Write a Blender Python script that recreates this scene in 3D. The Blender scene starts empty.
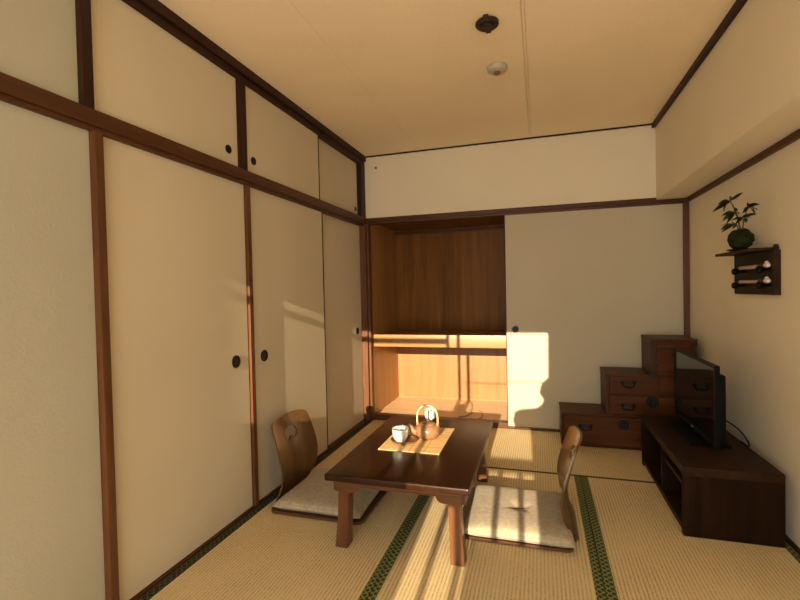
import bpy, bmesh, math, random
from mathutils import Vector, Matrix
random.seed(7)
C = bpy.context.scene.collection
PI = math.pi

# ------------------------------------------------------------------ materials
def new_mat(name):
    m = bpy.data.materials.new(name); m.use_nodes = True
    nt = m.node_tree; b = nt.nodes['Principled BSDF']
    return m, nt, b

def N(nt, t, **kw):
    n = nt.nodes.new(t)
    for k, v in kw.items():
        if k in n.inputs.keys(): n.inputs[k].default_value = v
        else: setattr(n, k, v)
    return n

def coords(nt, scale=(1, 1, 1), rot=(0, 0, 0)):
    tc = nt.nodes.new('ShaderNodeTexCoord'); mp = nt.nodes.new('ShaderNodeMapping')
    mp.inputs['Scale'].default_value = scale; mp.inputs['Rotation'].default_value = rot
    nt.links.new(tc.outputs['Object'], mp.inputs['Vector'])
    return mp.outputs['Vector']

def ramp(nt, fac, stops):
    r = nt.nodes.new('ShaderNodeValToRGB')
    while len(r.color_ramp.elements) < len(stops): r.color_ramp.elements.new(0.5)
    for e, (p, c) in zip(r.color_ramp.elements, stops):
        e.position = p; e.color = (*c, 1)
    nt.links.new(fac, r.inputs['Fac'])
    return r.outputs['Color']

def bump(nt, b, fac, strength, dist):
    n = nt.nodes.new('ShaderNodeBump'); n.inputs['Strength'].default_value = strength; n.inputs['Distance'].default_value = dist
    nt.links.new(fac, n.inputs['Height']); nt.links.new(n.outputs['Normal'], b.inputs['Normal'])

def mul(c, k): return tuple(x * k for x in c)

def plain(name, col, rough=0.5, metal=0.0, spec=0.5, var=0.0):
    m, nt, b = new_mat(name)
    b.inputs['Roughness'].default_value = rough; b.inputs['Metallic'].default_value = metal
    b.inputs['Specular IOR Level'].default_value = spec
    if var:
        n = N(nt, 'ShaderNodeTexNoise', Scale=30.0, Detail=3.0)
        nt.links.new(coords(nt), n.inputs['Vector'])
        nt.links.new(ramp(nt, n.outputs['Fac'], [(0.3, mul(col, 1 - var)), (0.7, mul(col, 1 + var))]), b.inputs['Base Color'])
    else:
        b.inputs['Base Color'].default_value = (*col, 1)
    return m

def wood(name, dark, light, axis='X', rough=0.45, scale=1.0, spec=0.5, coat=0.0, fine=1.0):
    """grain that runs along AXIS (object space)"""
    m, nt, b = new_mat(name)
    s = {'X': (0.9, 14, 14), 'Y': (14, 0.9, 14), 'Z': (14, 14, 0.9)}[axis]
    v = coords(nt, tuple(k * scale for k in s))
    n1 = N(nt, 'ShaderNodeTexNoise', Scale=1.0, Detail=4.0, Roughness=0.6, Distortion=0.6)
    nt.links.new(v, n1.inputs['Vector'])
    n2 = N(nt, 'ShaderNodeTexNoise', Scale=7.0, Detail=3.0, Roughness=0.7)
    nt.links.new(v, n2.inputs['Vector'])
    mx = N(nt, 'ShaderNodeMath', operation='MULTIPLY_ADD'); mx.inputs[1].default_value = 0.45 * fine
    nt.links.new(n2.outputs['Fac'], mx.inputs[0]); nt.links.new(n1.outputs['Fac'], mx.inputs[2])
    col = ramp(nt, mx.outputs[0], [(0.42, dark), (0.95, light)])
    nt.links.new(col, b.inputs['Base Color'])
    b.inputs['Roughness'].default_value = rough; b.inputs['Specular IOR Level'].default_value = spec
    if coat: b.inputs['Coat Weight'].default_value = coat; b.inputs['Coat Roughness'].default_value = 0.12
    bump(nt, b, mx.outputs[0], 0.15, 0.002)
    return m

def plaster(name, col, scale=140.0, strength=0.25):
    m, nt, b = new_mat(name)
    v = coords(nt)
    n = N(nt, 'ShaderNodeTexNoise', Scale=scale, Detail=3.0)
    nt.links.new(v, n.inputs['Vector'])
    g = N(nt, 'ShaderNodeTexNoise', Scale=1.6, Detail=2.0)
    nt.links.new(v, g.inputs['Vector'])
    mx = N(nt, 'ShaderNodeMath', operation='MULTIPLY_ADD'); mx.inputs[1].default_value = 0.5
    nt.links.new(n.outputs['Fac'], mx.inputs[0]); nt.links.new(g.outputs['Fac'], mx.inputs[2])
    nt.links.new(ramp(nt, mx.outputs[0], [(0.5, mul(col, 0.96)), (1.0, mul(col, 1.04))]), b.inputs['Base Color'])
    b.inputs['Roughness'].default_value = 0.9; b.inputs['Specular IOR Level'].default_value = 0.15
    bump(nt, b, n.outputs['Fac'], strength, 0.003)
    return m

def fabric(name, col, var=0.18, scale=260.0, strength=0.4):
    m, nt, b = new_mat(name)
    v = coords(nt)
    n = N(nt, 'ShaderNodeTexNoise', Scale=55.0, Detail=5.0, Roughness=0.7)
    nt.links.new(v, n.inputs['Vector'])
    wx = N(nt, 'ShaderNodeTexWave', wave_type='BANDS', bands_direction='X', Scale=scale / 6.28, Distortion=1.5)
    wy = N(nt, 'ShaderNodeTexWave', wave_type='BANDS', bands_direction='Y', Scale=scale / 6.28, Distortion=1.5)
    nt.links.new(v, wx.inputs['Vector']); nt.links.new(v, wy.inputs['Vector'])
    a = N(nt, 'ShaderNodeMath', operation='ADD'); nt.links.new(wx.outputs['Fac'], a.inputs[0]); nt.links.new(wy.outputs['Fac'], a.inputs[1])
    a2 = N(nt, 'ShaderNodeMath', operation='MULTIPLY_ADD'); a2.inputs[1].default_value = 0.12
    nt.links.new(a.outputs[0], a2.inputs[0]); nt.links.new(n.outputs['Fac'], a2.inputs[2])
    nt.links.new(ramp(nt, a2.outputs[0], [(0.4, mul(col, 1 - var)), (0.85, mul(col, 1 + var))]), b.inputs['Base Color'])
    b.inputs['Roughness'].default_value = 0.95; b.inputs['Specular IOR Level'].default_value = 0.1
    b.inputs['Sheen Weight'].default_value = 0.15
    bump(nt, b, a2.outputs[0], strength, 0.002)
    return m

def tatami(name, axis):
    """rush weave: ribs that run along AXIS"""
    m, nt, b = new_mat(name)
    v = coords(nt)
    d = 'X' if axis == 'Y' else 'Y'
    w = N(nt, 'ShaderNodeTexWave', wave_type='BANDS', bands_direction=d, wave_profile='SIN', Scale=20.5, Distortion=0.25)
    w.inputs['Detail'].default_value = 1.0
    nt.links.new(v, w.inputs['Vector'])
    s = (230, 16, 1) if axis == 'X' else (16, 230, 1)
    n = N(nt, 'ShaderNodeTexNoise', Scale=1.0, Detail=2.0)
    nt.links.new(coords(nt, (s[1], s[0], 1) if axis == 'X' else (s[1], s[0], 1)), n.inputs['Vector'])
    n2 = N(nt, 'ShaderNodeTexNoise', Scale=3.0, Detail=3.0); nt.links.new(v, n2.inputs['Vector'])
    n3 = N(nt, 'ShaderNodeTexNoise', Scale=190.0, Detail=2.0); nt.links.new(v, n3.inputs['Vector'])
    a = N(nt, 'ShaderNodeMath', operation='MULTIPLY_ADD'); a.inputs[1].default_value = 0.55
    nt.links.new(w.outputs['Fac'], a.inputs[0]); nt.links.new(n3.outputs['Fac'], a.inputs[2])
    a1 = N(nt, 'ShaderNodeMath', operation='MULTIPLY_ADD'); a1.inputs[1].default_value = 0.5
    nt.links.new(n2.outputs['Fac'], a1.inputs[0]); nt.links.new(a.outputs[0], a1.inputs[2])
    col = ramp(nt, a1.outputs[0], [(0.45, (0.29, 0.21, 0.108)), (0.8, (0.53, 0.42, 0.235)), (1.0, (0.71, 0.58, 0.35))])
    nt.links.new(col, b.inputs['Base Color'])
    b.inputs['Roughness'].default_value = 0.62; b.inputs['Specular IOR Level'].default_value = 0.25
    bump(nt, b, a.outputs[0], 0.55, 0.003)
    return m

def heri(name, dark, light):
    """woven cloth edging with a diamond lattice"""
    m, nt, b = new_mat(name)
    v = coords(nt, rot=(0, 0, PI / 4))
    ch = N(nt, 'ShaderNodeTexWave', wave_type='BANDS', bands_direction='X', Scale=15.0)
    c2 = N(nt, 'ShaderNodeTexWave', wave_type='BANDS', bands_direction='Y', Scale=15.0)
    nt.links.new(v, ch.inputs['Vector']); nt.links.new(v, c2.inputs['Vector'])
    mx = N(nt, 'ShaderNodeMath', operation='MAXIMUM'); nt.links.new(ch.outputs['Fac'], mx.inputs[0]); nt.links.new(c2.outputs['Fac'], mx.inputs[1])
    nt.links.new(ramp(nt, mx.outputs[0], [(0.78, dark), (0.93, light)]), b.inputs['Base Color'])
    b.inputs['Roughness'].default_value = 0.85; b.inputs['Specular IOR Level'].default_value = 0.2
    bump(nt, b, mx.outputs[0], 0.3, 0.001)
    return m

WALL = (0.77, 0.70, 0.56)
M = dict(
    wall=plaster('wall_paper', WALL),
    sidewall=plaster('dimmed_side_wall_paper', (0.43, 0.42, 0.345)),  # greenish paper, also darkened in colour for light falling off on this wall
    ceil=plaster('ceiling_paper', (0.91, 0.78, 0.57), 60, 0.1),
    fusuma=plaster('fusuma_paper', (0.60, 0.54, 0.42), 220, 0.2),
    bfusuma=plaster('closet_door_paper', (0.52, 0.47, 0.36), 120, 0.6),
    trimY=wood('dark_trim_y', (0.012, 0.0032, 0.0012), (0.040, 0.0115, 0.0045), 'Y', 0.5, 1.0, 0.25),
    trimX=wood('dark_trim_x', (0.012, 0.0032, 0.0012), (0.040, 0.0115, 0.0045), 'X', 0.5, 1.0, 0.25),
    trimZ=wood('dark_trim_z', (0.012, 0.0032, 0.0012), (0.040, 0.0115, 0.0045), 'Z', 0.5, 1.0, 0.25),
    railY=wood('rail_wood_y', (0.038, 0.0125, 0.0040), (0.105, 0.036, 0.0125), 'Y', 0.45, 1.0, 0.3),
    railX=wood('rail_wood_x', (0.038, 0.0125, 0.0040), (0.105, 0.036, 0.0125), 'X', 0.45, 1.0, 0.3),
    railZ=wood('rail_wood_z', (0.058, 0.021, 0.007), (0.16, 0.064, 0.024), 'Z', 0.45, 1.0, 0.3),
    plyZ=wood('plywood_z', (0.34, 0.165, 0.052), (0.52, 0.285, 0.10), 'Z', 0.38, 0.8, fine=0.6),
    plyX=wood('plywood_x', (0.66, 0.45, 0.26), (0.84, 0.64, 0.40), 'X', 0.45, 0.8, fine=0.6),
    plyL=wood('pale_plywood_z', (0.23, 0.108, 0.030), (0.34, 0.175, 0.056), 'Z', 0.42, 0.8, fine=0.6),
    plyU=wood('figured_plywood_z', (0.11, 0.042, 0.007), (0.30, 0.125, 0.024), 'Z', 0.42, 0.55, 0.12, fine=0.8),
    shelf=wood('shelf_wood', (0.25, 0.122, 0.045), (0.36, 0.195, 0.078), 'X', 0.4),
    table=wood('table_lacquer', (0.014, 0.005, 0.002), (0.040, 0.015, 0.006), 'Y', 0.24, 1.0, 0.22, 0.05),
    tleg=wood('table_leg_wood', (0.055, 0.020, 0.008), (0.14, 0.058, 0.024), 'Z', 0.32, 1.0, 0.3),
    tapron=wood('table_apron_wood', (0.055, 0.020, 0.008), (0.14, 0.058, 0.024), 'X', 0.32, 1.0, 0.3),
    bent=wood('bent_plywood', (0.050, 0.022, 0.006), (0.15, 0.075, 0.025), 'Z', 0.28, 0.8, 0.4, 0.15),
    bentdark=wood('bent_plywood_edge', (0.05, 0.02, 0.01), (0.12, 0.055, 0.025), 'X', 0.35),
    walnut=wood('walnut_board', (0.006, 0.0025, 0.001), (0.022, 0.0095, 0.004), 'Z', 0.55, 1.3, 0.06),
    walnutY=wood('walnut_board_y', (0.010, 0.0035, 0.0015), (0.034, 0.0135, 0.005), 'Y', 0.45, 1.2, 0.12),
    chestX=wood('chest_wood', (0.030, 0.009, 0.003), (0.105, 0.038, 0.012), 'X', 0.4, 1.6, 0.10),
    chestZ=wood('chest_wood_z', (0.024, 0.007, 0.0025), (0.085, 0.030, 0.010), 'Z', 0.4, 1.3, 0.10),
    rack=wood('rack_wood', (0.014, 0.006, 0.003), (0.042, 0.021, 0.010), 'Y', 0.5, 1.0, 0.1),
    iron=plain('black_iron', (0.006, 0.005, 0.005), 0.45, 0.0, 0.25),
    black=plain('black_plastic', (0.003, 0.003, 0.003), 0.45, 0, 0.08),
    screen=plain('glossy_screen', (0.004, 0.004, 0.005), 0.06, 0, 0.9),
    silver=plain('silver_mark', (0.6, 0.6, 0.6), 0.3, 0.8),
    brown_black=plain('dark_brown_plastic', (0.018, 0.008, 0.005), 0.45),
    cushion=fabric('linen_cushion', (0.40, 0.345, 0.258), 0.26),
    tatY=tatami('rush_weave_lengthwise', 'Y'),
    tatX=tatami('rush_weave_crosswise', 'Y'),
    heri=heri('green_edging', (0.030, 0.050, 0.020), (0.24, 0.25, 0.10)),
    heridark=heri('dark_edging', (0.014, 0.018, 0.010), (0.085, 0.085, 0.05)),
    boards=wood('bounce_floor_boards', (0.52, 0.36, 0.20), (0.72, 0.54, 0.33), 'Y', 0.6),  # unseen near floor, kept pale so sunlight bounces onto ceiling and walls
    gapcloth=plain('dark_cloth', (0.085, 0.066, 0.032), 0.9, 0, 0.1),
    gap=plain('dark_gap', (0.02, 0.012, 0.006), 0.9),
    clay=plain('brown_clay', (0.27, 0.145, 0.078), 0.34, 0, 0.5, 0.08),
    cane=plain('pale_cane', (0.76, 0.56, 0.32), 0.45, 0, 0.5, 0.12),
    moss=plain('moss', (0.020, 0.024, 0.008), 0.95, 0, 0.1, 0.5),
    leaf=plain('leaf', (0.016, 0.030, 0.012), 0.35, 0, 0.5, 0.3),
    stem=plain('stem', (0.10, 0.10, 0.04), 0.6),
    pale=plain('pale_shaft', (0.55, 0.40, 0.33), 0.5),
    white=plain('white_knob', (0.72, 0.62, 0.56), 0.4),
    red=plain('dark_red_binding', (0.10, 0.018, 0.012), 0.5),
    coaster=plain('brown_saucer', (0.16, 0.07, 0.035), 0.5, 0, 0.4, 0.2),
    det=plain('cream_plastic', (0.46, 0.41, 0.32), 0.35),
    detc=plain('brown_sensor', (0.20, 0.11, 0.05), 0.4),
    ext=plain('balcony_paint', (0.55, 0.52, 0.47), 0.8),
    cordm=plain('pale_cord', (0.40, 0.25, 0.13), 0.5),
    pullmetal=plain('dull_metal', (0.16, 0.13, 0.10), 0.35, 0.7),
    thread=plain('brown_thread', (0.36, 0.20, 0.07), 0.8),
    brass=plain('brass', (0.30, 0.18, 0.06), 0.35, 0.8),
)

# porcelain with a blue-grey painted pattern
def porcelain():
    m, nt, b = new_mat('painted_porcelain')
    v = coords(nt)
    n = N(nt, 'ShaderNodeTexVoronoi', Scale=42.0); nt.links.new(v, n.inputs['Vector'])
    n2 = N(nt, 'ShaderNodeTexNoise', Scale=38.0, Detail=2.0, Distortion=2.0); nt.links.new(v, n2.inputs['Vector'])
    nt.links.new(ramp(nt, n2.outputs['Fac'], [(0.36, (0.34, 0.40, 0.40)), (0.42, (0.72, 0.73, 0.67)), (1.0, (0.80, 0.79, 0.70))]), b.inputs['Base Color'])
    b.inputs['Roughness'].default_value = 0.2
    return m
M['porcelain'] = porcelain()

# bamboo slat placemat
def bamboo():
    m, nt, b = new_mat('bamboo_slats')
    v = coords(nt)
    w = N(nt, 'ShaderNodeTexWave', wave_type='BANDS', bands_direction='Y', Scale=38.0, Distortion=0.3); nt.links.new(v, w.inputs['Vector'])
    n = N(nt, 'ShaderNodeTexNoise', Scale=1.0, Detail=3.0); nt.links.new(coords(nt, (6, 130, 1)), n.inputs['Vector'])
    a = N(nt, 'ShaderNodeMath', operation='MULTIPLY_ADD'); a.inputs[1].default_value = 0.35
    nt.links.new(w.outputs['Fac'], a.inputs[0]); nt.links.new(n.outputs['Fac'], a.inputs[2])
    nt.links.new(ramp(nt, a.outputs[0], [(0.3, (0.46, 0.28, 0.11)), (0.8, (0.80, 0.57, 0.27))]), b.inputs['Base Color'])
    b.inputs['Roughness'].default_value = 0.45
    bump(nt, b, a.outputs[0], 0.6, 0.002)
    return m
M['bamboo'] = bamboo()

# ------------------------------------------------------------------ geometry
def box(bm, x0, x1, y0, y1, z0, z1, bev=0.0, seg=2):
    r = bmesh.ops.create_cube(bm, size=1.0)
    for v in r['verts']:
        v.co = Vector(((v.co.x + .5) * (x1 - x0) + x0, (v.co.y + .5) * (y1 - y0) + y0, (v.co.z + .5) * (z1 - z0) + z0))
    if bev:
        es = list({e for v in r['verts'] for e in v.link_edges})
        bmesh.ops.bevel(bm, geom=es, offset=bev, segments=seg, profile=0.7, affect='EDGES')

def B(*a, **k):
    bm = bmesh.new(); box(bm, *a, **k); return bm

def boxes(lst, bev=0.0):
    bm = bmesh.new()
    for b in lst: box(bm, *b, bev=bev)
    return bm

def lathe(bm, prof, center=(0, 0, 0), axis='Z', n=40):
    rings = []
    c = Vector(center)
    for r, h in prof:
        ring = []
        if r < 1e-6:
            p = {'Z': (0, 0, h), 'X': (h, 0, 0), 'Y': (0, h, 0)}[axis]
            ring = [bm.verts.new(c + Vector(p))]
        else:
            for i in range(n):
                a = 2 * PI * i / n; u, w = r * math.cos(a), r * math.sin(a)
                p = {'Z': (u, w, h), 'X': (h, u, w), 'Y': (w, h, u)}[axis]
                ring.append(bm.verts.new(c + Vector(p)))
        rings.append(ring)
    for a, b in zip(rings, rings[1:]):
        for i in range(n):
            j = (i + 1) % n
            try:
                if len(a) == 1 and len(b) == 1: continue
                if len(a) == 1: bm.faces.new((a[0], b[i], b[j]))
                elif len(b) == 1: bm.faces.new((a[i], b[0], a[j]))
                else: bm.faces.new((a[i], b[i], b[j], a[j]))
            except ValueError: pass

def L(prof, center=(0, 0, 0), axis='Z', n=40):
    bm = bmesh.new(); lathe(bm, prof, center, axis, n); return bm

def tube(bm, pts, r, n=10, closed=False):
    pts = [Vector(p) for p in pts]
    rs = r if isinstance(r, (list, tuple)) else [r] * len(pts)
    rings = []
    up = Vector((0.31, 0.17, 0.94)).normalized()
    for i, p in enumerate(pts):
        if closed: t = pts[(i + 1) % len(pts)] - pts[i - 1]
        else: t = pts[min(i + 1, len(pts) - 1)] - pts[max(i - 1, 0)]
        t.normalize()
        a = up - t * up.dot(t)
        if a.length < 1e-3: a = Vector((1, 0, 0)) - t * t.x
        a.normalize(); b = t.cross(a)
        rings.append([bm.verts.new(p + (a * math.cos(2 * PI * k / n) + b * math.sin(2 * PI * k / n)) * rs[i]) for k in range(n)])
    m = len(rings)
    for i in range(m if closed else m - 1):
        A, Bq = rings[i], rings[(i + 1) % m]
        for k in range(n): bm.faces.new((A[k], A[(k + 1) % n], Bq[(k + 1) % n], Bq[k]))
    if not closed:
        bm.faces.new(rings[0][::-1]); bm.faces.new(rings[-1])

def T(pts, r, n=10, closed=False):
    bm = bmesh.new(); tube(bm, pts, r, n, closed); return bm

def smooth_path(pts, k=8):
    pts = [Vector(p) for p in pts]; out = []
    for i in range(len(pts) - 1):
        p0, p1, p2, p3 = pts[max(i - 1, 0)], pts[i], pts[i + 1], pts[min(i + 2, len(pts) - 1)]
        for j in range(k):
            t = j / k
            out.append(0.5 * ((2 * p1) + (p2 - p0) * t + (2 * p0 - 5 * p1 + 4 * p2 - p3) * t * t + (3 * p1 - p0 - 3 * p2 + p3) * t ** 3))
    out.append(pts[-1]); return out

def prism(bm, poly, a0, a1, plane='XZ'):
    """poly in PLANE, extruded along the third axis from a0 to a1"""
    def P(p, a): return {'XZ': (p[0], a, p[1]), 'XY': (p[0], p[1], a), 'YZ': (a, p[0], p[1])}[plane]
    A = [bm.verts.new(P(p, a0)) for p in poly]; Bq = [bm.verts.new(P(p, a1)) for p in poly]
    bm.faces.new(A); bm.faces.new(Bq[::-1])
    for i in range(len(poly)):
        j = (i + 1) % len(poly); bm.faces.new((A[j], A[i], Bq[i], Bq[j]))

def PR(*a, **k):
    bm = bmesh.new(); prism(bm, *a, **k); return bm

def obj(name, bm, mat, parent=None, smooth=False, angle=35):
    bmesh.ops.recalc_face_normals(bm, faces=bm.faces)
    me = bpy.data.meshes.new(name); bm.to_mesh(me); bm.free()
    if smooth:
        for p in me.polygons: p.use_smooth = True
        try: me.set_sharp_from_angle(angle=math.radians(angle))
        except Exception: pass
    me.materials.append(M[mat])
    o = bpy.data.objects.new(name, me); C.objects.link(o)
    if parent is not None: o.parent = parent
    return o

def tag(o, label, cat, group=None, kind=None):
    if label: o['label'] = label
    if cat: o['category'] = cat
    if group: o['group'] = group
    if kind: o['kind'] = kind
    return o

def thing(name, loc, label, cat, group=None, rotz=0.0, kind=None):
    o = bpy.data.objects.new(name, None); C.objects.link(o)
    o.location = loc; o.rotation_euler = (0, 0, rotz); o.empty_display_size = 0.1
    return tag(o, label, cat, group, kind)

def struct(name, bm, mat, label=None, cat=None, smooth=False):
    return tag(obj(name, bm, mat, None, smooth), label, cat, None, 'structure')

# ------------------------------------------------------------------ room constants
W, D, H = 2.58, 3.887, 2.397      # right wall, back wall, ceiling
YF = -1.60                        # window wall behind the camera
BX, ZB = 2.366, 1.818             # beam

# floor base and tatami
struct('floor_near', boxes([(0.0, W, YF, .335, -0.0345, -0.004), (.863, W, .335, 1.212, -0.0345, -0.004)]), 'boards', 'unseen floor towards the window, made pale to bounce sunlight', 'floor')
struct('floor', B(-0.03, W + .02, YF - .1, 3.95, -0.09, -0.036), 'gap',
       'dark floor base showing only in the gaps between the tatami mats', 'floor')

def mat_thing(x0, x1, y0, y1, mat, bl, br, label, front=False):
    cx, cy = (x0 + x1) / 2, (y0 + y1) / 2
    t = thing('tatami_mat', (cx, cy, -0.0358), label, 'tatami mat', 'tatami mats of the floor')
    a, b, c, d = x0 - cx, x1 - cx, y0 - cy, y1 - cy
    obj('woven_surface', B(a + bl, b - br, c, d, 0, 0.035, bev=.003), mat, t)
    if bl: obj('cloth_border', B(a, a + bl, c, d, 0, 0.0355, bev=.002), 'heridark' if x0 < .1 else 'heri', t)
    if br: obj('cloth_border', B(b - br, b, c, d, 0, 0.0355, bev=.002), 'heri', t)
    if front:
        for f in list(t.children): pass
        obj('cloth_border', B(a - .0003, b + .0003, c - .0008, c + .016, 0, 0.0356, bev=.001), 'gapcloth', t)['label'] = 'dark narrow cloth edge'
    return t
mat_thing(0.002, .860, .345, 2.103, 'tatY', .044, .030, 'tatami mat with green edging nearest the camera along the tall sliding doors')
mat_thing(0.002, .860, 2.1035, 3.868, 'tatY', .044, .030, 'tatami mat under the left floor chair reaching to the open closet')
mat_thing(.863, 1.733, 1.217, 2.987, 'tatY', .030, .034, 'tatami mat with sun stripes under the right floor chair and near table leg')
mat_thing(1.736, 2.562, 1.217, 2.987, 'tatY', .040, .030, 'shaded tatami mat beside and under the low television cabinet')
mat_thing(.863, 2.562, 2.992, 3.868, 'tatX', 0, 0, 'tatami mat lying across the back in front of the stair chest', True)

# ------------------------------------------------------------------ left wall
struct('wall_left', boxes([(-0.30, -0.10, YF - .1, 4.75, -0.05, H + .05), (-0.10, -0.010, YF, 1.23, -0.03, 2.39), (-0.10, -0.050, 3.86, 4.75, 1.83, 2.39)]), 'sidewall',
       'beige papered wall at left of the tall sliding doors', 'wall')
XD = -0.012   # face of the doors in the front track
struct('baseboard_left', boxes([(-0.10, 0.0, YF, 3.83, -0.035, 0.010)], .002), 'railY', 'brown floor track under the tall sliding doors on the left', 'door track')
struct('trim_1', boxes([(-0.10, 0.014, YF, D, 1.782, 1.840), (-0.10, 0.006, YF, D, 1.764, 1.782)], .003), 'railY', 'brown wooden rail between upper and lower sliding doors on the left', 'rail')
struct('trim_2', boxes([(-0.10, 0.004, YF, D, 2.316, 2.350), (-0.10, 0.020, YF, D, 2.350, H)], .003), 'trimY', 'dark wooden cornice along the ceiling above the left cupboards', 'cornice')
struct('trim_3', B(-0.10, 0.016, 1.197, 1.236, 1.838, 2.318, bev=.003), 'trimZ', 'dark upper post at the near end of the small cupboard doors', 'post')
struct('trim_4', B(-0.10, 0.016, 1.232, 1.266, -0.01, 1.766, bev=.004), 'railZ', 'brown lower post at the near end of the tall sliding doors', 'post')
struct('trim_5', B(-0.10, 0.004, 2.074, 2.136, 1.838, 2.318, bev=.003), 'trimZ', 'dark upper post between the large and the middle cupboard doors', 'post')
struct('trim_6', B(-0.10, 0.003, 2.121, 2.154, 0.008, 1.766, bev=.003), 'railZ', 'slim brown lower post between the first two tall sliding doors', 'post')
struct('trim_7', B(-0.10, 0.006, 3.795, D, 1.838, 2.318, bev=.003), 'trimZ', 'dark upper corner post above the open closet', 'post')

def sliding_door(name, y0, y1, z0, z1, x, py, pz, pr, label, edges=True, ew=.006):
    d = thing(name, (x, (y0 + y1) / 2, z0), label, 'sliding door', None, 0, 'structure')
    hy, h = (y1 - y0) / 2, z1 - z0
    obj('panel', B(-0.020, 0, -hy, hy, 0, h, bev=.0015), 'fusuma', d)
    if edges:
        obj('edge_strip', boxes([(-0.021, .0012, -hy - .0005, -hy + .006, 0, h), (-0.021, .0012, hy - ew, hy + .0005, 0, h)]), edges, d)
    yl = py - (y0 + y1) / 2; zl = pz - z0
    q = obj('door_pull', L([(0, .0015), (pr * .72, .0015), (pr * .80, .004), (pr, .004), (pr * 1.02, 0), (pr, -.002)], (0, yl, zl), 'X', 28), 'iron', d, True)
    q['label'] = 'round black finger pull'
    return d
sliding_door('door_1', 1.268, 2.119, .012, 1.764, XD, 2.008, .822, .033, 'tall beige sliding door nearest the camera, beside the brown post', 'railZ')
sliding_door('door_2', 2.156, 3.046, .012, 1.764, XD, 2.262, .817, .033, 'tall beige sliding door behind the left floor chair, middle of three', 'trimZ', .013)
sliding_door('door_3', 3.030, 3.828, .012, 1.764, XD - .024, 3.722, .826, .030, 'tall beige sliding door next to the open closet', 'railZ')
sliding_door('door_4', 1.238, 2.072, 1.842, 2.315, XD, 1.996, 1.922, .022, 'largest small cupboard door, high on the left nearest the camera', False)
sliding_door('door_5', 2.138, 3.016, 1.842, 2.315, XD, 2.210, 1.917, .022, 'high cupboard door above the left floor chair, middle of three', 'trimZ', .013)
sliding_door('door_6', 3.000, 3.793, 1.842, 2.315, XD - .024, 3.742, 1.903, .019, 'high cupboard door beside the back corner', 'trimZ')

# ------------------------------------------------------------------ back wall and closet
struct('wall_back', boxes([(-0.10, W + .1, D, 4.0, 1.835, H + .03), (-.1, W + .1, 4.70, 4.80, -.1, 2.45), (1.30, W + .1, 4.62, 4.70, -.1, 1.84), (W, W + .1, D, 4.75, -.1, 1.84)]), 'wall',
       'beige papered wall above the closet opening', 'wall')
struct('trim_8', boxes([(0.0, W, D - .014, D + .06, 1.806, 1.836), (0.0, W, D - .006, D + .06, 1.782, 1.806), (1.235, W - .03, D + .030, D + .06, 1.765, 1.785)], .003), 'railX', 'brown lintel across the back wall over closet and door', 'lintel')
struct('trim_9', B(0.012, BX, D - .012, D, H - .011, H, bev=.001), 'trimX', 'thin dark ceiling line on the back wall', 'cornice')
struct('trim_10', boxes([(-0.10, 0.016, 3.830, 3.905, -.02, 1.782), (-.02, .034, 3.868, 3.93, -.02, 1.784)], .003), 'railZ', 'brown corner post at the left of the open closet', 'post')
struct('trim_11', B(2.545, W, 3.862, 3.95, 0, 1.806, bev=.003), 'railZ', 'brown corner post behind the stair chest', 'post')
struct('trim_12', boxes([(0.034, 1.245, 3.872, 3.95, -.03, .044), (1.245, 2.545, 3.872, 3.95, -.03, .014)], .003), 'railX', 'dark brown floor sill in front of the open closet', 'sill')
cl = thing('closet_interior', (0.6, 4.3, 0), 'open plywood closet recess in the back wall', 'closet', None, 0, 'structure')
def cobj(n, bm, mat):
    for v in bm.verts: v.co -= Vector((.6, 4.3, 0))
    return obj(n, bm, mat, cl)
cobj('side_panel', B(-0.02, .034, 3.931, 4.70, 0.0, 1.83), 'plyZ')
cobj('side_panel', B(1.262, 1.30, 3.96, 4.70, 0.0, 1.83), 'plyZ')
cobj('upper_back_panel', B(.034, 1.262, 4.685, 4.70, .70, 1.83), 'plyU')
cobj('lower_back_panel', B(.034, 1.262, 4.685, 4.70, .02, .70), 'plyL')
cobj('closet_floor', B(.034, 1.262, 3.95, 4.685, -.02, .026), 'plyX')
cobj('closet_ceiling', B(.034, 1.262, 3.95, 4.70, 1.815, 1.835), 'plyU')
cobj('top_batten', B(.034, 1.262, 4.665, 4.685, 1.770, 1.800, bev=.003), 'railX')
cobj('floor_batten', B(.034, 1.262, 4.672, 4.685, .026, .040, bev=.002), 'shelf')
sh = cobj('shelf_board', B(.036, 1.262, 3.957, 4.685, .715, .752, bev=.002), 'shelf')
sr = obj('front_rail', B(.040 - .6, 1.245 - .6, 3.925 - 4.3, 3.956 - 4.3, .664, .774, bev=.008), 'shelf', sh, True)

d7 = thing('door_7', (1.89, D, .016), 'wide pale sliding door beside the open closet, a sunlit patch on it', 'sliding door', None, 0, 'structure')
obj('panel', B(-.650, .653, 0.0, .026, 0, 1.765, bev=.0015), 'bfusuma', d7)
obj('edge_strip', B(-.6535, -.647, -.0015, .0265, 0, 1.765), 'trimZ', d7)
q = obj('door_pull', L([(0, -.0015), (.0255, -.0015), (.027, .0005), (.020, .001)], (1.313 - 1.89, 0, .832 - .016), 'Y', 28), 'iron', d7, True)
obj('pull_rim', L([(.0255, -.001), (.027, -.0055), (.032, -.0055), (.034, 0), (.03, .002)], (1.313 - 1.89, 0, .832 - .016), 'Y', 28), 'pullmetal', q, True)
q['label'] = 'round dark finger pull'

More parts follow.
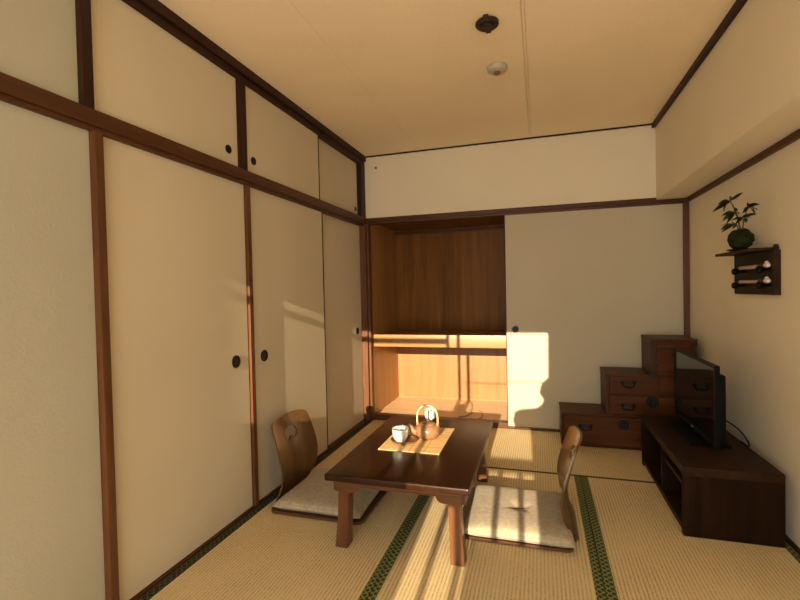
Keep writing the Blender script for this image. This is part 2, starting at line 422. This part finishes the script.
# ------------------------------------------------------------------ right wall, beam, ceiling
struct('wall_right', B(W, W + .1, YF - .1, 3.95, -.05, H + .05), 'wall', 'beige papered wall behind the television', 'wall')
struct('wall_right_beam', B(BX, W, YF, D, ZB, H + .02, bev=.004), 'wall', 'boxed beam along the top of the right wall', 'beam')
struct('trim_13', boxes([(BX - .026, BX, YF, D, H - .034, H)], .003), 'trimY', 'dark ceiling line along the beam on the right', 'cornice')
struct('trim_14', boxes([(W - .018, W, YF, D - .02, ZB - .034, ZB)], .003), 'railY', 'brown picture rail under the beam on the right wall', 'rail')
struct('baseboard_right', B(2.563, W, YF, 3.862, -.035, .012, bev=.002), 'trimY', 'dark skirting strip at the foot of the right wall', 'skirting')
bm = bmesh.new()
for a, b in ((-.1, .5243), (.5257, 1.4490), (1.4515, 1.4640), (1.4665, 2.42), (2.40, W + .1)):
    box(bm, a, b, YF - .1, 4.0, H, H + .03, bev=.0012)
box(bm, -.3, W + .1, YF - .1, 4.0, H + .012, H + .06)
struct('ceiling', bm, 'ceil', 'beige papered ceiling with panel seams', 'ceiling')

# ------------------------------------------------------------------ window wall behind the camera, railing and added sun blockers beyond it
bm = bmesh.new()
box(bm, -.1, W + .1, YF - .12, YF, 2.118, H + .05); box(bm, -.1, .152, YF - .12, YF, -.1, 2.118); box(bm, 2.50, W + .1, YF - .12, YF, -.1, 2.118)
box(bm, .10, 2.50, YF - .12, YF, -.1, 0.0)
struct('wall_front', bm, 'wall', 'papered wall with the tall balcony window, behind the viewpoint', 'wall')
struct('window_1', boxes([(.968, .996, YF - .05, YF - .02, 0, 2.118), (1.062, 1.092, YF - .08, YF - .05, 0, 2.118), (.10, .99, YF - .05, YF - .02, 2.003, 2.045),
                          (.10, 1.09, YF - .05, YF - .02, 0, .06), (1.06, 2.5, YF - .08, YF - .05, 0, .06)]), 'ext', 'aluminium sliding balcony window behind the viewpoint', 'window')
YB = -2.40
struct('balcony_sun_blocks', boxes([(-.8, 3.6, YB - .06, YB, -.3, .06), (1.385, 1.85, YB - .06, YB, .86, 1.066), (-.8, .65, YB - .3, YB, .84, 1.530), (.65, 1.142, YB - .3, YB, .84, 1.359)]), 'ext',  # raised panels added out of view to block sun from parts of the room
       'unseen panels added outside the window to block the sun', 'sun blocker')
bm = bmesh.new()
prism(bm, [(x + .05, z + .2585) for x, z in [(1.638, .60), (1.655, 1.236), (1.53, 1.238), (1.515, 1.30), (1.53, 1.36), (1.58, 1.385), (1.70, 1.40), (1.745, 1.43), (1.765, 1.48), (1.73, 1.54), (1.745, 1.60), (1.80, 1.66), (1.806, 2.2), (3.4, 2.2), (3.4, .60)]], YB - .05, YB, 'XZ')  # added unseen mask, outline shaped to cut the edge of the sun patches
struct('sun_mask_panel', bm, 'ext', 'unseen cut-out panel added outside the window to shape the sun patches', 'partition')
bm = bmesh.new()
for x in (1.235, 1.355, 1.497, 1.618): box(bm, x - .015, x + .015, YB - .03, YB - .006, .84, 1.28)
box(bm, 1.14, 1.75, YB - .05, YB, 1.264, 1.314)
tube(bm, [(1.05, YB - .02, 1.874), (1.90, YB - .02, 1.874)], .004)
struct('trim_15', bm, 'ext', 'balcony railing outside the window', 'railing')

# ------------------------------------------------------------------ low table
TX, TY, TH = .890, 2.352, .348
t = thing('low_table', (TX, TY, 0), 'low dark brown table in the middle of the tatami floor', 'table')
hx, hy = .330, .502
obj('table_top', B(-hx, hx, -hy, hy, TH - .030, TH, bev=.010, seg=4), 'table', t, True)
def apron_x(y):        # front and back apron with a cut-out arch below
    n = 12; top, lo, up = TH - .031, TH - .090, TH - .062
    w = hx - .035
    poly = [(-w, top), (-w, lo), (-w + .08, lo)]
    poly += [(-w + .08 + .035 * math.sin(k / 6 * PI / 2), lo + (up - lo) * (1 - math.cos(k / 6 * PI / 2))) for k in range(1, 7)]
    poly += [(-p[0], p[1]) for p in poly[::-1]]
    return PR(poly, y - .009, y + .009, 'XZ')
def apron_y(x):
    top, lo, up = TH - .031, TH - .090, TH - .062
    w = hy - .05
    poly = [(-w, top), (-w, lo), (-w + .09, lo)]
    poly += [(-w + .09 + .035 * math.sin(k / 6 * PI / 2), lo + (up - lo) * (1 - math.cos(k / 6 * PI / 2))) for k in range(1, 7)]
    poly += [(-p[0], p[1]) for p in poly[::-1]]
    return PR(poly, x - .009, x + .009, 'YZ')
for s in (-1, 1):
    obj('apron', apron_x(s * (hy - .048)), 'tapron', t)
    obj('apron', apron_y(s * (hx - .033)), 'tapron', t)
def leg_bm(sx, sy):    # square leg whose foot sweeps outward
    bm = bmesh.new(); rings = []
    for k in range(13):
        f = k / 12; z = (TH - .031) * (1 - f)
        out = .012 * max(0, (f - .15) / .85) ** 1.6
        s = .029 - .002 * math.sin(PI * f) + .002 * f * f
        cx, cy = sx * (hx - .073 + out), sy * (hy - .078 + out)
        rings.append([bm.verts.new((cx + a * s, cy + b * s, z)) for a, b in ((-1, -1), (1, -1), (1, 1), (-1, 1))])
    for a, b in zip(rings, rings[1:]):
        for i in range(4): bm.faces.new((a[i], a[(i + 1) % 4], b[(i + 1) % 4], b[i]))
    bm.faces.new(rings[0]); bm.faces.new(rings[-1][::-1])
    bmesh.ops.recalc_face_normals(bm, faces=bm.faces)
    es = [e for e in bm.edges if abs(e.verts[0].co.z - e.verts[1].co.z) > 1e-4]
    bmesh.ops.bevel(bm, geom=es, offset=.003, segments=2, affect='EDGES')
    return bm
for sx in (-1, 1):
    for sy in (-1, 1): obj('leg', leg_bm(sx, sy), 'tleg', t)

# placemat, tea things
p = thing('placemat', (.855, 2.425, TH), 'bamboo slat placemat under the teapot on the low table', 'placemat')
obj('slat_sheet', B(-.156, .156, -.215, .215, 0, .004, bev=.0015), 'bamboo', p)
bm = bmesh.new()
for g in (-.08, 0, .08): box(bm, g - .0012, g + .0012, -.214, .214, .0035, .0047)
for g in (-.13, -.043, .043, .13): box(bm, -.155, .155, g - .0012, g + .0012, .0035, .0046)
obj('stitch_thread', bm, 'thread', p)
for s in (-1, 1): obj('edge_binding', B(s * .158 - .004, s * .158 + .004, -.216, .216, -.0, .0052, bev=.0015), 'cane', p)
PZ = TH + .004
s_ = thing('tea_saucer', (.792, 2.350, PZ), 'brown oval saucer under the front teacup', 'saucer')
bm = L([(0, .004), (.045, .004), (.058, .008), (.066, .015), (.069, .015), (.064, .005), (.05, 0), (0, 0)])
for v in bm.verts: v.co.x *= 1.05; v.co.y *= .95
obj('dish', bm, 'coaster', s_, True)

def cup(loc, k, label):
    c = thing('teacup', loc, label, 'teacup')
    prof = [(0, .003), (.020, .003), (.022, 0), (.025, 0), (.0255, .004), (.036, .016), (.042, .034), (.044, .056), (.0455, .070), (.0440, .0705), (.042, .056), (.040, .035), (.033, .018), (.020, .009), (0, .008)]
    obj('bowl', L([(r * k, z * k) for r, z in prof]), 'porcelain', c, True, 50)
    obj('tea', L([(0, .054 * k), (.0415 * k, .054 * k), (.0405 * k, .050 * k), (0, .050 * k)]), 'coaster', c, True)
    return c
cup((.776, 2.338, PZ + .0045), 1.0, 'white painted teacup on the brown saucer in front of the teapot')
cup((.834, 2.800, TH), .92, 'small white painted teacup behind the teapot at the table edge')

tp = thing('teapot', (.903, 2.440, PZ), 'brown clay teapot with arched cane handle on the bamboo placemat', 'teapot')
tp.scale = (1.05, 1.05, 1.04)
tb = obj('pot_body', L([(0, 0), (.040, 0), (.044, .002), (.060, .018), (.066, .036), (.0655, .050), (.060, .064), (.049, .072), (.042, .074), (.040, .074), (0, .073)]), 'clay', tp, True, 50)
bm = bmesh.new()
tube(bm, smooth_path([(-.050, -.012, .026), (-.072, -.020, .040), (-.083, -.023, .058), (-.096, -.027, .074)], 6), [.018 - .010 * i / 18 for i in range(19)], 14)
obj('spout', bm, 'clay', tp, True)
ld = obj('lid', L([(.041, .0735), (.041, .077), (.036, .081), (.014, .084), (0, .084)]), 'clay', tp, True)
obj('knob', L([(0, .083), (.006, .083), (.006, .091), (.010, .096), (.009, .102), (0, .104)]), 'clay', ld, True)
bm = bmesh.new()
pts = [(-.055, .0, .072), (-.056, .0, .10)] + [(-.055 * math.cos(a * PI / 12), 0, .115 + .060 * math.sin(a * PI / 12)) for a in range(0, 13)] + [(.056, 0, .10), (.055, 0, .072)]
tube(bm, pts, .0045, 10)
obj('handle', bm, 'cane', tp, True)
for s in (-1, 1):
    obj('lug', L([(0, .055), (.007, .056), (.0085, .066), (.0085, .078), (.006, .083), (0, .083)], (s * .054, 0, 0), 'Z', 16), 'clay', tp, True)

# ------------------------------------------------------------------ legless floor chairs
def backrest_bm():
    """plate in (u = across, v = up) with a bean-shaped grip hole, bent to an S profile"""
    n = 72
    def outer(a):
        # rounded-rectangle-like outline, waist near the bottom, arched top
        c, s = math.cos(a), math.sin(a)
        e = 13.0
        r = (abs(c) ** e + abs(s) ** e) ** (-1 / e)
        u, v = r * c, r * s                 # in [-1,1]
        vv = .222 + .222 * v
        wid = .172 + .034 * math.sin(min(max(vv / .27, 0), 1) * PI / 2) - .012 * max(0, (vv - .27) / .17)
        top = .014 * (1 - abs(u) ** 2) if v > 0 else 0
        return u * wid, vv + top * max(0, v)
    hc = (.0, .352)
    def hole(a):
        c, s = math.cos(a), math.sin(a)
        u, v = .064 * c, .040 * s
        if s < 0: v += .024 * math.exp(-(u / .022) ** 2)
        return hc[0] + u, hc[1] + v
    # matching angles measured from the hole centre
    A = [2 * PI * (i + .5) / n for i in range(n)]
    O = [outer(a) for a in [2 * PI * i / 720 for i in range(720)]]
    Oa = [math.atan2(o[1] - hc[1], o[0] - hc[0]) % (2 * PI) for o in O]
    Opts = []
    for a in A:
        i = min(range(720), key=lambda k: abs((Oa[k] - a + PI) % (2 * PI) - PI)); Opts.append(O[i])
    rings = 14
    def bend(u, v, off):
        # S profile: rises, bulges forward at the lower back, leans away at the top
        t = v / .45
        x = .044 * math.sin(min(t / .42, 1) * PI / 2) if t < .42 else .044 - .068 * ((t - .42) / .58) ** 1.4
        x += .030 * (u / .2) ** 2 * (1 if t > .2 else t / .2)        # gentle wrap around the sitter
        return Vector((x + off, u, v))
    bm = bmesh.new(); lay = []
    for off in (0.0, -.011):
        rr = []
        for k in range(rings + 1):
            f = (k / rings) ** 1.1; ring = []
            for a, o in zip(A, Opts):
                h = hole(a); ring.append(bm.verts.new(bend(h[0] + (o[0] - h[0]) * f, h[1] + (o[1] - h[1]) * f, off)))
            rr.append(ring)
        lay.append(rr)
    for rr in lay:
        for a, b in zip(rr, rr[1:]):
            for i in range(n): bm.faces.new((a[i], a[(i + 1) % n], b[(i + 1) % n], b[i]))
    for k in (0, rings):
        a, b = lay[0][k], lay[1][k]
        for i in range(n): bm.faces.new((a[i], a[(i + 1) % n], b[(i + 1) % n], b[i]))
    return bm

def chair(loc, rz, label):
    c = thing('floor_chair', loc, label, 'floor chair', 'pair of legless floor chairs', rz)
    obj('backrest', backrest_bm(), 'bent', c, True, 50)
    # seat plate: thin bent plywood lying on the mats, curving up into the backrest
    bm = bmesh.new(); pts = []
    for qx, qy, a0 in ((.515, .228, 0), (.060, .228, 90), (.060, -.228, 180), (.515, -.228, 270)):
        pts += [(qx + .040 * math.cos(math.radians(a0 + k * 15)), qy + .040 * math.sin(math.radians(a0 + k * 15))) for k in range(7)]
    prism(bm, pts, .004, .017, 'XY')
    box(bm, .004, .024, -.165, .165, .004, .030, bev=.003)
    obj('seat_plate', bm, 'bentdark', c)
    for y in (-.16, .16): obj('foot_runner', B(.03, .46, y - .012, y + .012, 0, .004), 'black', c)
    return c

def cushion_bm(lx, ly, h, tuft):
    bm = bmesh.new(); n = 40; top = []; bot = []
    rnd = random.Random(3)
    for i in range(n + 1):
        rt, rb = [], []
        for j in range(n + 1):
            a, b = -1 + 2 * i / n, -1 + 2 * j / n
            edge = (1 - abs(a) ** 6) * (1 - abs(b) ** 6)
            k = 1 - .035 * (1 - abs(a) ** 2) * abs(b) ** 3 - .0
            k2 = 1 - .035 * (1 - abs(b) ** 2) * abs(a) ** 3
            x, y = a * lx * k2, b * ly * k
            z = h * (.42 + .58 * max(0, edge) ** .38)
            z += .004 * math.sin(3.1 * a + 1.7 * b) * edge
            if tuft:
                r = math.hypot(a, b); z -= .016 * math.exp(-(r / .16) ** 2)
                for ang in (.5, 2.4, 3.5, 5.6):
                    d = abs(a * math.sin(ang) - b * math.cos(ang)); q = a * math.cos(ang) + b * math.sin(ang)
                    if q > 0: z -= .007 * math.exp(-(d / .03) ** 2) * math.exp(-(q / .28) ** 2)
            rt.append(bm.verts.new((x, y, z)))
            rb.append(bm.verts.new((x * .97, y * .97, h * (.38 - .38 * max(0, edge) ** .3))))
        top.append(rt); bot.append(rb)
    for g in (top, bot):
        for i in range(n):
            for j in range(n): bm.faces.new((g[i][j], g[i + 1][j], g[i + 1][j + 1], g[i][j + 1]))
    for i in range(n):
        for (p, q) in ((0, 0), (n, n)):
            bm.faces.new((top[i][p], top[i + 1][p], bot[i + 1][p], bot[i][p]))
            bm.faces.new((top[p][i], top[p][i + 1], bot[p][i + 1], bot[p][i]))
    return bm

def cushion(loc, rz, tuft, label):
    c = thing('seat_cushion', loc, label, 'cushion', 'floor chair cushions', rz)
    obj('cover', cushion_bm(.250, .258, .065, tuft), 'cushion', c, True, 70)
    if tuft: obj('tuft_stitch', T(smooth_path([(-.035, -.006, .0520), (0, 0, .0498), (.03, .008, .0520)], 6), .0022, 8), 'coaster', c, True)
    return c
chair((.088, 2.350, 0), 0, 'wooden legless chair left of the low table, against the sliding doors')
cushion((.388, 2.330, .017), 0, False, 'plain grey beige cushion in shade on the left floor chair')
chair((1.660, 2.365, 0), PI, 'wooden legless chair right of the low table, seen edge on')
cushion((1.395, 2.328, .017), PI, True, 'tufted grey beige cushion striped by sunlight on the right floor chair')

# ------------------------------------------------------------------ television cabinet and television
X0, X1, Y0, Y1, ZT = 2.136, 2.532, 2.385, 3.300, .326
tv = thing('television_cabinet', ((X0 + X1) / 2, (Y0 + Y1) / 2, 0), 'long low dark walnut cabinet with open shelves under the television', 'cabinet')
def tvo(n, x0, x1, y0, y1, z0, z1, mat, par=None, bev=.002):
    cx, cy = (X0 + X1) / 2, (Y0 + Y1) / 2
    return obj(n, B(x0 - cx, x1 - cx, y0 - cy, y1 - cy, z0, z1, bev=bev), mat, par or tv)
tvo('top_board', X0, X1, Y0, Y1, ZT - .040, ZT, 'walnutY')
tvo('side_panel', X0 + .002, X1, Y0 + .001, Y0 + .038, 0, ZT - .0405, 'walnut')
tvo('side_panel', X0 + .002, X1, Y1 - .038, Y1 - .001, 0, ZT - .0405, 'walnut')
tvo('divider', X0 + .008, X1 - .012, 2.805, 2.830, .040, ZT - .0405, 'walnut')
tvo('bottom_board', X0 + .004, X1 - .012, Y0 + .0385, Y1 - .0385, .018, .040, 'walnutY')
tvo('plinth', X0 + .012, X0 + .03, Y0 + .0385, Y1 - .0385, 0, .018, 'walnutY', None, .001)
tvo('back_panel', X1 - .012, X1 - .002, Y0 + .0385, Y1 - .0385, .018, ZT - .0405, 'walnutY')
tvo('inner_shelf', X0 + .02, X1 - .0125, Y0 + .0385, 2.8045, .205, .222, 'walnutY')

t = thing('television', (2.338, 2.930, ZT), 'flat screen television on the walnut cabinet', 'television')
hw, zb, zt = .352, .032, .443
obj('bezel', boxes([(-.012, .012, -hw, hw, zb, zb + .026), (-.012, .012, -hw, hw, zt - .013, zt), (-.012, .012, -hw, -hw + .013, zb + .026, zt - .013), (-.012, .012, hw - .013, hw, zb + .026, zt - .013)], .002), 'black', t)
obj('screen', B(-.0085, .012, -hw + .0135, hw - .0135, zb + .0265, zt - .0135), 'screen', t)
bm = bmesh.new(); box(bm, .0125, .048, -hw + .03, hw - .03, zb + .012, zt - .05, bev=.015, seg=3)
obj('back_housing', bm, 'black', t, True)
obj('stand_neck', B(.0, .030, -.05, .05, .010, zb + .03, bev=.004), 'black', t)
bm = bmesh.new(); box(bm, -.080, .110, -.215, .215, 0, .011, bev=.005, seg=3)
obj('stand_base', bm, 'black', t, True)
obj('logo', B(-.0135, -.012, -.018, .018, zb + .009, zb + .016), 'silver', t)
cb = obj('power_cord', T(smooth_path([(.047, -.12, .14), (.085, -.16, .135), (.130, -.215, .105), (.165, -.235, .055), (.185, -.20, .010), (.188, -.10, .004)], 8), .0035, 8), 'black', t, True)

# ------------------------------------------------------------------ stair chest
sc = thing('stair_chest', (2.09, 3.708, 0), 'dark wooden stair-stepped chest with black iron handles in the back corner', 'chest')
OX, OY = 2.09, 3.708
FY = 3.548 - OY; BY = 3.858 - OY
def sx(x): return x - OX
bm = PR([(sx(1.650), 0.004), (sx(2.530), .004), (sx(2.530), .782), (sx(2.250), .782), (sx(2.250), .528), (sx(1.958), .528), (sx(1.958), .233), (sx(1.650), .233)], FY + .012, BY, 'XZ')
obj('carcass', bm, 'chestZ', sc)
for a, b, z in ((1.645, 1.957, .232), (1.953, 2.249, .527), (2.245, 2.535, .781)):
    obj('tread_board', B(sx(a), sx(b), FY, BY, z, z + .016, bev=.003), 'chestX', sc)
def frame(lst): return boxes([(sx(a), sx(b), FY + .002, FY + .0125, c, d) for a, b, c, d in lst], .0015)
obj('face_frame', frame([(1.650, 1.672, .004, .231), (1.672, 2.530, .004, .022), (1.958, 1.980, .25, .526), (1.958, 2.530, .233, .252), (2.250, 2.285, .545, .780), (2.500, 2.530, .252, .780), (1.980, 2.530, .388, .400), (2.285, 2.5, .762, .780), (2.285, 2.5, .528, .548), (2.290, 2.300, .400, .528)]), 'chestZ', sc)
def pull(par, x, z, w=.075):
    """bail handle on two small plates"""
    h = obj('bail_handle', T(smooth_path([(sx(x) - w / 2, FY - .005, z), (sx(x) - w * .45, FY - .020, z - .022), (sx(x), FY - .024, z - .030), (sx(x) + w * .45, FY - .020, z - .022), (sx(x) + w / 2, FY - .005, z)], 6), .0045, 8), 'iron', par, True)
    h['label'] = 'black iron bail handle'
    bm = bmesh.new(); lathe(bm, [(0, 0), (.013, 0), (.012, -.003), (.006, -.007), (0, -.008)], (sx(x) - w / 2, FY, z), 'Y', 16); lathe(bm, [(0, 0), (.013, 0), (.012, -.003), (.006, -.007), (0, -.008)], (sx(x) + w / 2, FY, z), 'Y', 16)
    box(bm, sx(x) - w * .55, sx(x) + w * .55, FY - .0015, FY + .001, z - .012, z + .012)
    obj('handle_plate', bm, 'iron', par)
def lock(par, x, z, r):
    q = obj('lock_plate', L([(0, -.009), (r * .35, -.009), (r * .42, -.004), (r * .9, -.004), (r, 0), (r, .001)], (sx(x), FY, z), 'Y', 28), 'iron', par, True)
    q['label'] = 'round black iron lock plate'
dr = obj('drawer', B(sx(1.674), sx(2.498), FY, FY + .0115, .024, .230, bev=.003), 'chestX', sc); pull(dr, 1.815, .155); lock(dr, 2.070, .180, .034)
dr = obj('drawer', B(sx(1.982), sx(2.288), FY, FY + .0115, .402, .525, bev=.003), 'chestX', sc); pull(dr, 2.103, .482)
dr = obj('drawer', B(sx(1.982), sx(2.498), FY, FY + .0115, .254, .386, bev=.003), 'chestX', sc); pull(dr, 2.100, .320); lock(dr, 2.256, .352, .040)
dr = obj('drawer', B(sx(2.302), sx(2.498), FY, FY + .0115, .402, .526, bev=.003), 'chestX', sc)
cd = obj('cabinet_door', boxes([(sx(2.287), sx(2.498), FY, FY + .0115, .550, .760), (sx(2.315), sx(2.47), FY - .004, FY + .001, .575, .738)], .003), 'chestX', sc); pull(cd, 2.42, .690, .06)
bm = bmesh.new(); prism(bm, [(sx(2.243), .525), (sx(2.262), .525), (sx(2.262), .552), (sx(2.285), .552), (sx(2.285), .575), (sx(2.243), .575)], FY - .004, FY + .003)
obj('hinge', bm, 'iron', sc)
obj('hinge', B(sx(2.262), sx(2.30), FY - .004, FY + .003, .60, .618), 'iron', sc)
for a, z in ((1.648, .205), (1.956, .500), (2.248, .752), (2.509, .752)):
    obj('corner_bracket', B(sx(a), sx(a + .024), FY - .002, FY + .004, z, z + .026), 'iron', sc)

# ------------------------------------------------------------------ wall rack with plant
RY0, RY1 = 2.530, 3.008
rk = thing('wall_rack', (W, (RY0 + RY1) / 2, 1.115), 'dark wooden rack with small shelf on the right wall above the television', 'wall rack')
RM = (RY0 + RY1) / 2
def ro(n, x0, x1, y0, y1, z0, z1, mat='rack', bev=.002): return obj(n, B(x0 - W, x1 - W, y0 - RM, y1 - RM, z0 - 1.115, z1 - 1.115, bev=bev), mat, rk)
ro('back_board', 2.562, W, RY0 + .03, RY1, 1.115, 1.326)
ro('side_batten', 2.552, W, RY0, RY0 + .029, 1.115, 1.326)
ro('shelf_board', 2.470, W, RY0 + .05, RY1 + .002, 1.327, 1.341)
obj('finial', L([(0, 0), (.011, 0), (.012, .012), (.008, .026), (0, .028)], (2.566 - W, RY0 + .014 - RM, 1.326 - 1.115), 'Z', 16), 'rack', rk, True)
for z in (1.236, 1.162):
    for y in (2.862, 2.580):
        obj('peg', L([(0, -.062), (.014, -.060), (.019, -.048), (.014, -.036), (.008, -.030), (.008, .0), (0, .0)], (2.562 - W, y - RM, z - 1.115), 'X', 18), 'black', rk, True)
def stick(z, k, label):
    s = thing('ornament_stick', (2.5465, 2.735, z), label, 'ornamental stick', 'ornamental sticks on the wall rack')
    obj('shaft', L([(0, -.150), (.009, -.148), (.011 * k, .02), (.012 * k, .09), (0, .092)][::-1], (0, 0, 0), 'Y', 14), 'pale', s, True).rotation_euler = (0, 0, PI)
    q = obj('binding', L([(0, -.118), (.014, -.116), (.0165, -.10), (.013, -.082), (0, -.080)], (0, 0, .001), 'Y', 14), 'red', s, True); q['label'] = 'dark red binding'
    bm = bmesh.new(); lathe(bm, [(0, -.170), (.008, -.168), (.013, -.156), (.011, -.142), (.007, -.128), (0, -.12)], (0, 0, .003), 'Y', 16)
    lathe(bm, [(0, .009), (.007, .006), (.009, 0), (.006, -.007), (0, -.009)], (0, -.150, .015), 'Z', 14)
    q = obj('knob', bm, 'white', s, True); q['label'] = 'whitish rounded knob'
    return s
stick(1.236 + .0185, 1.0, 'upper of two pale sticks with red binding on the wall rack pegs')
stick(1.162 + .0185, .7, 'lower, thinner of two pale sticks with red binding on the wall rack pegs')

pl = thing('moss_ball_plant', (2.505, 2.762, 1.341), 'moss ball plant with drooping leaves on the wall rack shelf', 'plant')
obj('tray', L([(0, 0), (.045, 0), (.060, .006), (.0605, .009), (.045, .004), (0, .004)]), 'black', pl, True)
bm = bmesh.new()
bmesh.ops.create_icosphere(bm, subdivisions=4, radius=.056)
rr = random.Random(5)
for v in bm.verts:
    n_ = v.co.normalized(); k = 1 + .035 * math.sin(9 * n_.x + 2) * math.cos(8 * n_.y) + .03 * math.sin(13 * n_.z + 4 * n_.x) + rr.uniform(-.02, .02)
    v.co = Vector((v.co.x * k, v.co.y * k, v.co.z * k * 1.0 + .060))
obj('moss_ball', bm, 'moss', pl, True, 180)
def leaf_bm(bm, base, tip, w, droop, side):
    base, tip = Vector(base), Vector(tip); d = tip - base; ln = d.length; t = d.normalized()
    s = Vector(side); s = (s - t * s.dot(t)).normalized(); up = t.cross(s)
    if up.z < 0: up = -up
    n = 8; rows = []
    for i in range(n + 1):
        f = i / n; ww = w * (math.sin(PI * f ** .8) ** .9) if 0 < f < 1 else .0006
        c = base + d * f + up * (math.sin(PI * f) * droop)
        rows.append([bm.verts.new(c + s * ww + up * ww * .25), bm.verts.new(c - up * ww * .05), bm.verts.new(c - s * ww + up * ww * .25)])
    for a, b in zip(rows, rows[1:]):
        bm.faces.new((a[0], a[1], b[1], b[0])); bm.faces.new((a[1], a[2], b[2], b[1]))
    r = bmesh.ops.solidify(bm, geom=[f for f in bm.faces if any(v in f.verts for row in rows for v in row)], thickness=.0012)
# stems end in whorls; local offsets (x towards the room is negative, +y away from the camera)
whorls = [((-.004, -.012, .110), (-.045, 0, .260), [(-.065, .110, .262), (-.005, -.045, .292), (-.078, .150, .228), (-.085, -.035, .200), (-.005, .110, .300)]),
          ((.000, -.020, .110), (-.005, -.094, .208), [(.012, -.185, .206), (-.015, -.225, .172), (-.045, -.145, .172), (.030, -.010, .240)]),
          ((-.008, -.010, .110), (-.045, -.052, .194), [(-.070, .040, .190), (-.085, -.010, .155), (-.060, -.140, .170), (-.015, .040, .232), (-.09, -.07, .18)]),
          ((.004, -.018, .110), (-.025, -.090, .160), [(-.030, -.200, .140), (-.060, -.050, .152), (.015, -.15, .165)]),
          ((-.012, -.006, .108), (-.035, -.010, .138), [(-.060, .090, .122), (-.010, .080, .152), (-.085, .02, .13)])]
for a, b, lv in whorls:
    a, b = Vector(a), Vector(b)
    mid = (a + b) / 2 + Vector((.004, .004, .014))
    st = obj('stem', T(smooth_path([a, mid, b], 6), .0030, 8), 'stem', pl, True)
    extra = [tuple(b + (Vector(lv[q]) - b) * .72 + Vector((.012 if q else -.02, (-.022, .026)[q], -.024))) for q in (0, 1)]
    for d in lv + extra:
        bm = bmesh.new(); dd = Vector(d) - b
        leaf_bm(bm, b, b + dd, .0115 * min(1.1, dd.length / .10), .008, (-.75, .1, .55) if abs(dd[1]) > abs(dd[0]) else (0.1, 1, 0.4))
        obj('leaf', bm, 'leaf', st, True)

# ------------------------------------------------------------------ small things on ceiling, wall and closet floor
r = thing('ceiling_socket', (1.298, 2.141, H), 'round dark brown lamp socket on the ceiling', 'ceiling socket')
obj('base_disc', L([(0, 0), (.050, 0), (.053, -.004), (.053, -.014), (.047, -.020), (0, -.020)]), 'brown_black', r, True)
obj('contact_core', L([(0, -.018), (.034, -.018), (.034, -.028), (.030, -.031), (0, -.031)]), 'brown_black', r, True)
for s in (-1, 1): obj('hanger_lug', B(-.012, .012, s * .058 - .010, s * .058 + .010, -.016, -.002, bev=.003), 'brown_black', r)
r = thing('heat_detector', (1.304, 2.577, H), 'small round cream detector on the ceiling beside the seam', 'detector')
obj('housing', L([(0, 0), (.050, 0), (.054, -.004), (.055, -.014), (.052, -.024), (.042, -.031), (.026, -.034), (0, -.034)]), 'det', r, True, 60)
q = obj('sensor', L([(0, -.032), (.017, -.033), (.017, -.043), (.012, -.047), (0, -.048)]), 'detc', r, True); q['label'] = 'brownish centre sensor'
tag(obj('wall_screw', L([(0, -.014), (.007, -.014), (.011, -.010), (.011, -.004), (.005, -.003), (.005, 0), (0, 0)], (.115, D, 2.285), 'Y', 18), 'brass', None, True),
    'small brassy screw cap high on the back wall at the left corner', 'screw')
tag(obj('loose_cord', T(smooth_path([(.80, 4.03, .030), (.86, 4.06, .031), (.895, 4.16, .034), (.945, 4.22, .038), (.99, 4.17, .036), (1.0, 4.07, .031), (.985, 4.01, .030)], 8), .0045, 8), 'cordm', None, True),
    'thin loose cord curled on the closet floor', 'cord')

# ------------------------------------------------------------------ light
sun = bpy.data.lights.new('sun', 'SUN'); sun.energy = 11.5; sun.color = (1.0, .77, .49); sun.angle = math.radians(.25)
so = bpy.data.objects.new('sun', sun); C.objects.link(so)
so.rotation_euler = Vector((-.045, 1.0, -.235)).to_track_quat('-Z', 'Y').to_euler()
pt = bpy.data.lights.new('sky_portal', 'AREA'); pt.shape = 'RECTANGLE'; pt.size = 2.4; pt.size_y = 2.1; pt.cycles.is_portal = True
po = bpy.data.objects.new('sky_portal', pt); C.objects.link(po); po.location = (1.30, YF - .13, 1.06)
po.rotation_euler = Vector((0, 1, 0)).to_track_quat('-Z', 'Z').to_euler()
w = bpy.data.worlds.new('sky'); bpy.context.scene.world = w; w.use_nodes = True
bg = w.node_tree.nodes['Background']; bg.inputs['Color'].default_value = (1.0, .97, .85, 1); bg.inputs['Strength'].default_value = 6.3

# ------------------------------------------------------------------ camera
yaw, pitch, roll = 0.2983, -0.0210, -0.0219
F_PX = 454.05
cam = bpy.data.cameras.new('camera'); co = bpy.data.objects.new('camera', cam); C.objects.link(co)
f = Vector((-math.sin(yaw) * math.cos(pitch), math.cos(yaw) * math.cos(pitch), math.sin(pitch)))
rv = Vector((math.cos(yaw), math.sin(yaw), 0)); uv = rv.cross(f)
r2 = math.cos(roll) * rv + math.sin(roll) * uv; u2 = -math.sin(roll) * rv + math.cos(roll) * uv
mw = Matrix((r2, u2, -f)).transposed().to_4x4(); mw.translation = Vector((1.5093, 0.0, 1.1751)); co.matrix_world = mw
cam.sensor_fit = 'HORIZONTAL'; cam.sensor_width = 36.0; cam.lens = F_PX / 800 * 36.0; cam.clip_start = .02
S = bpy.context.scene; S.camera = co
S.view_settings.view_transform = 'Standard'; S.view_settings.look = 'None'; S.view_settings.gamma = 1.0
S.view_settings.use_curve_mapping = False; S.view_settings.exposure = 0.10
S.cycles.max_bounces = 10; S.cycles.diffuse_bounces = 8; S.cycles.use_denoising = True; S.cycles.sample_clamp_indirect = 6.0
S.cycles.caustics_reflective = False; S.cycles.caustics_refractive = False
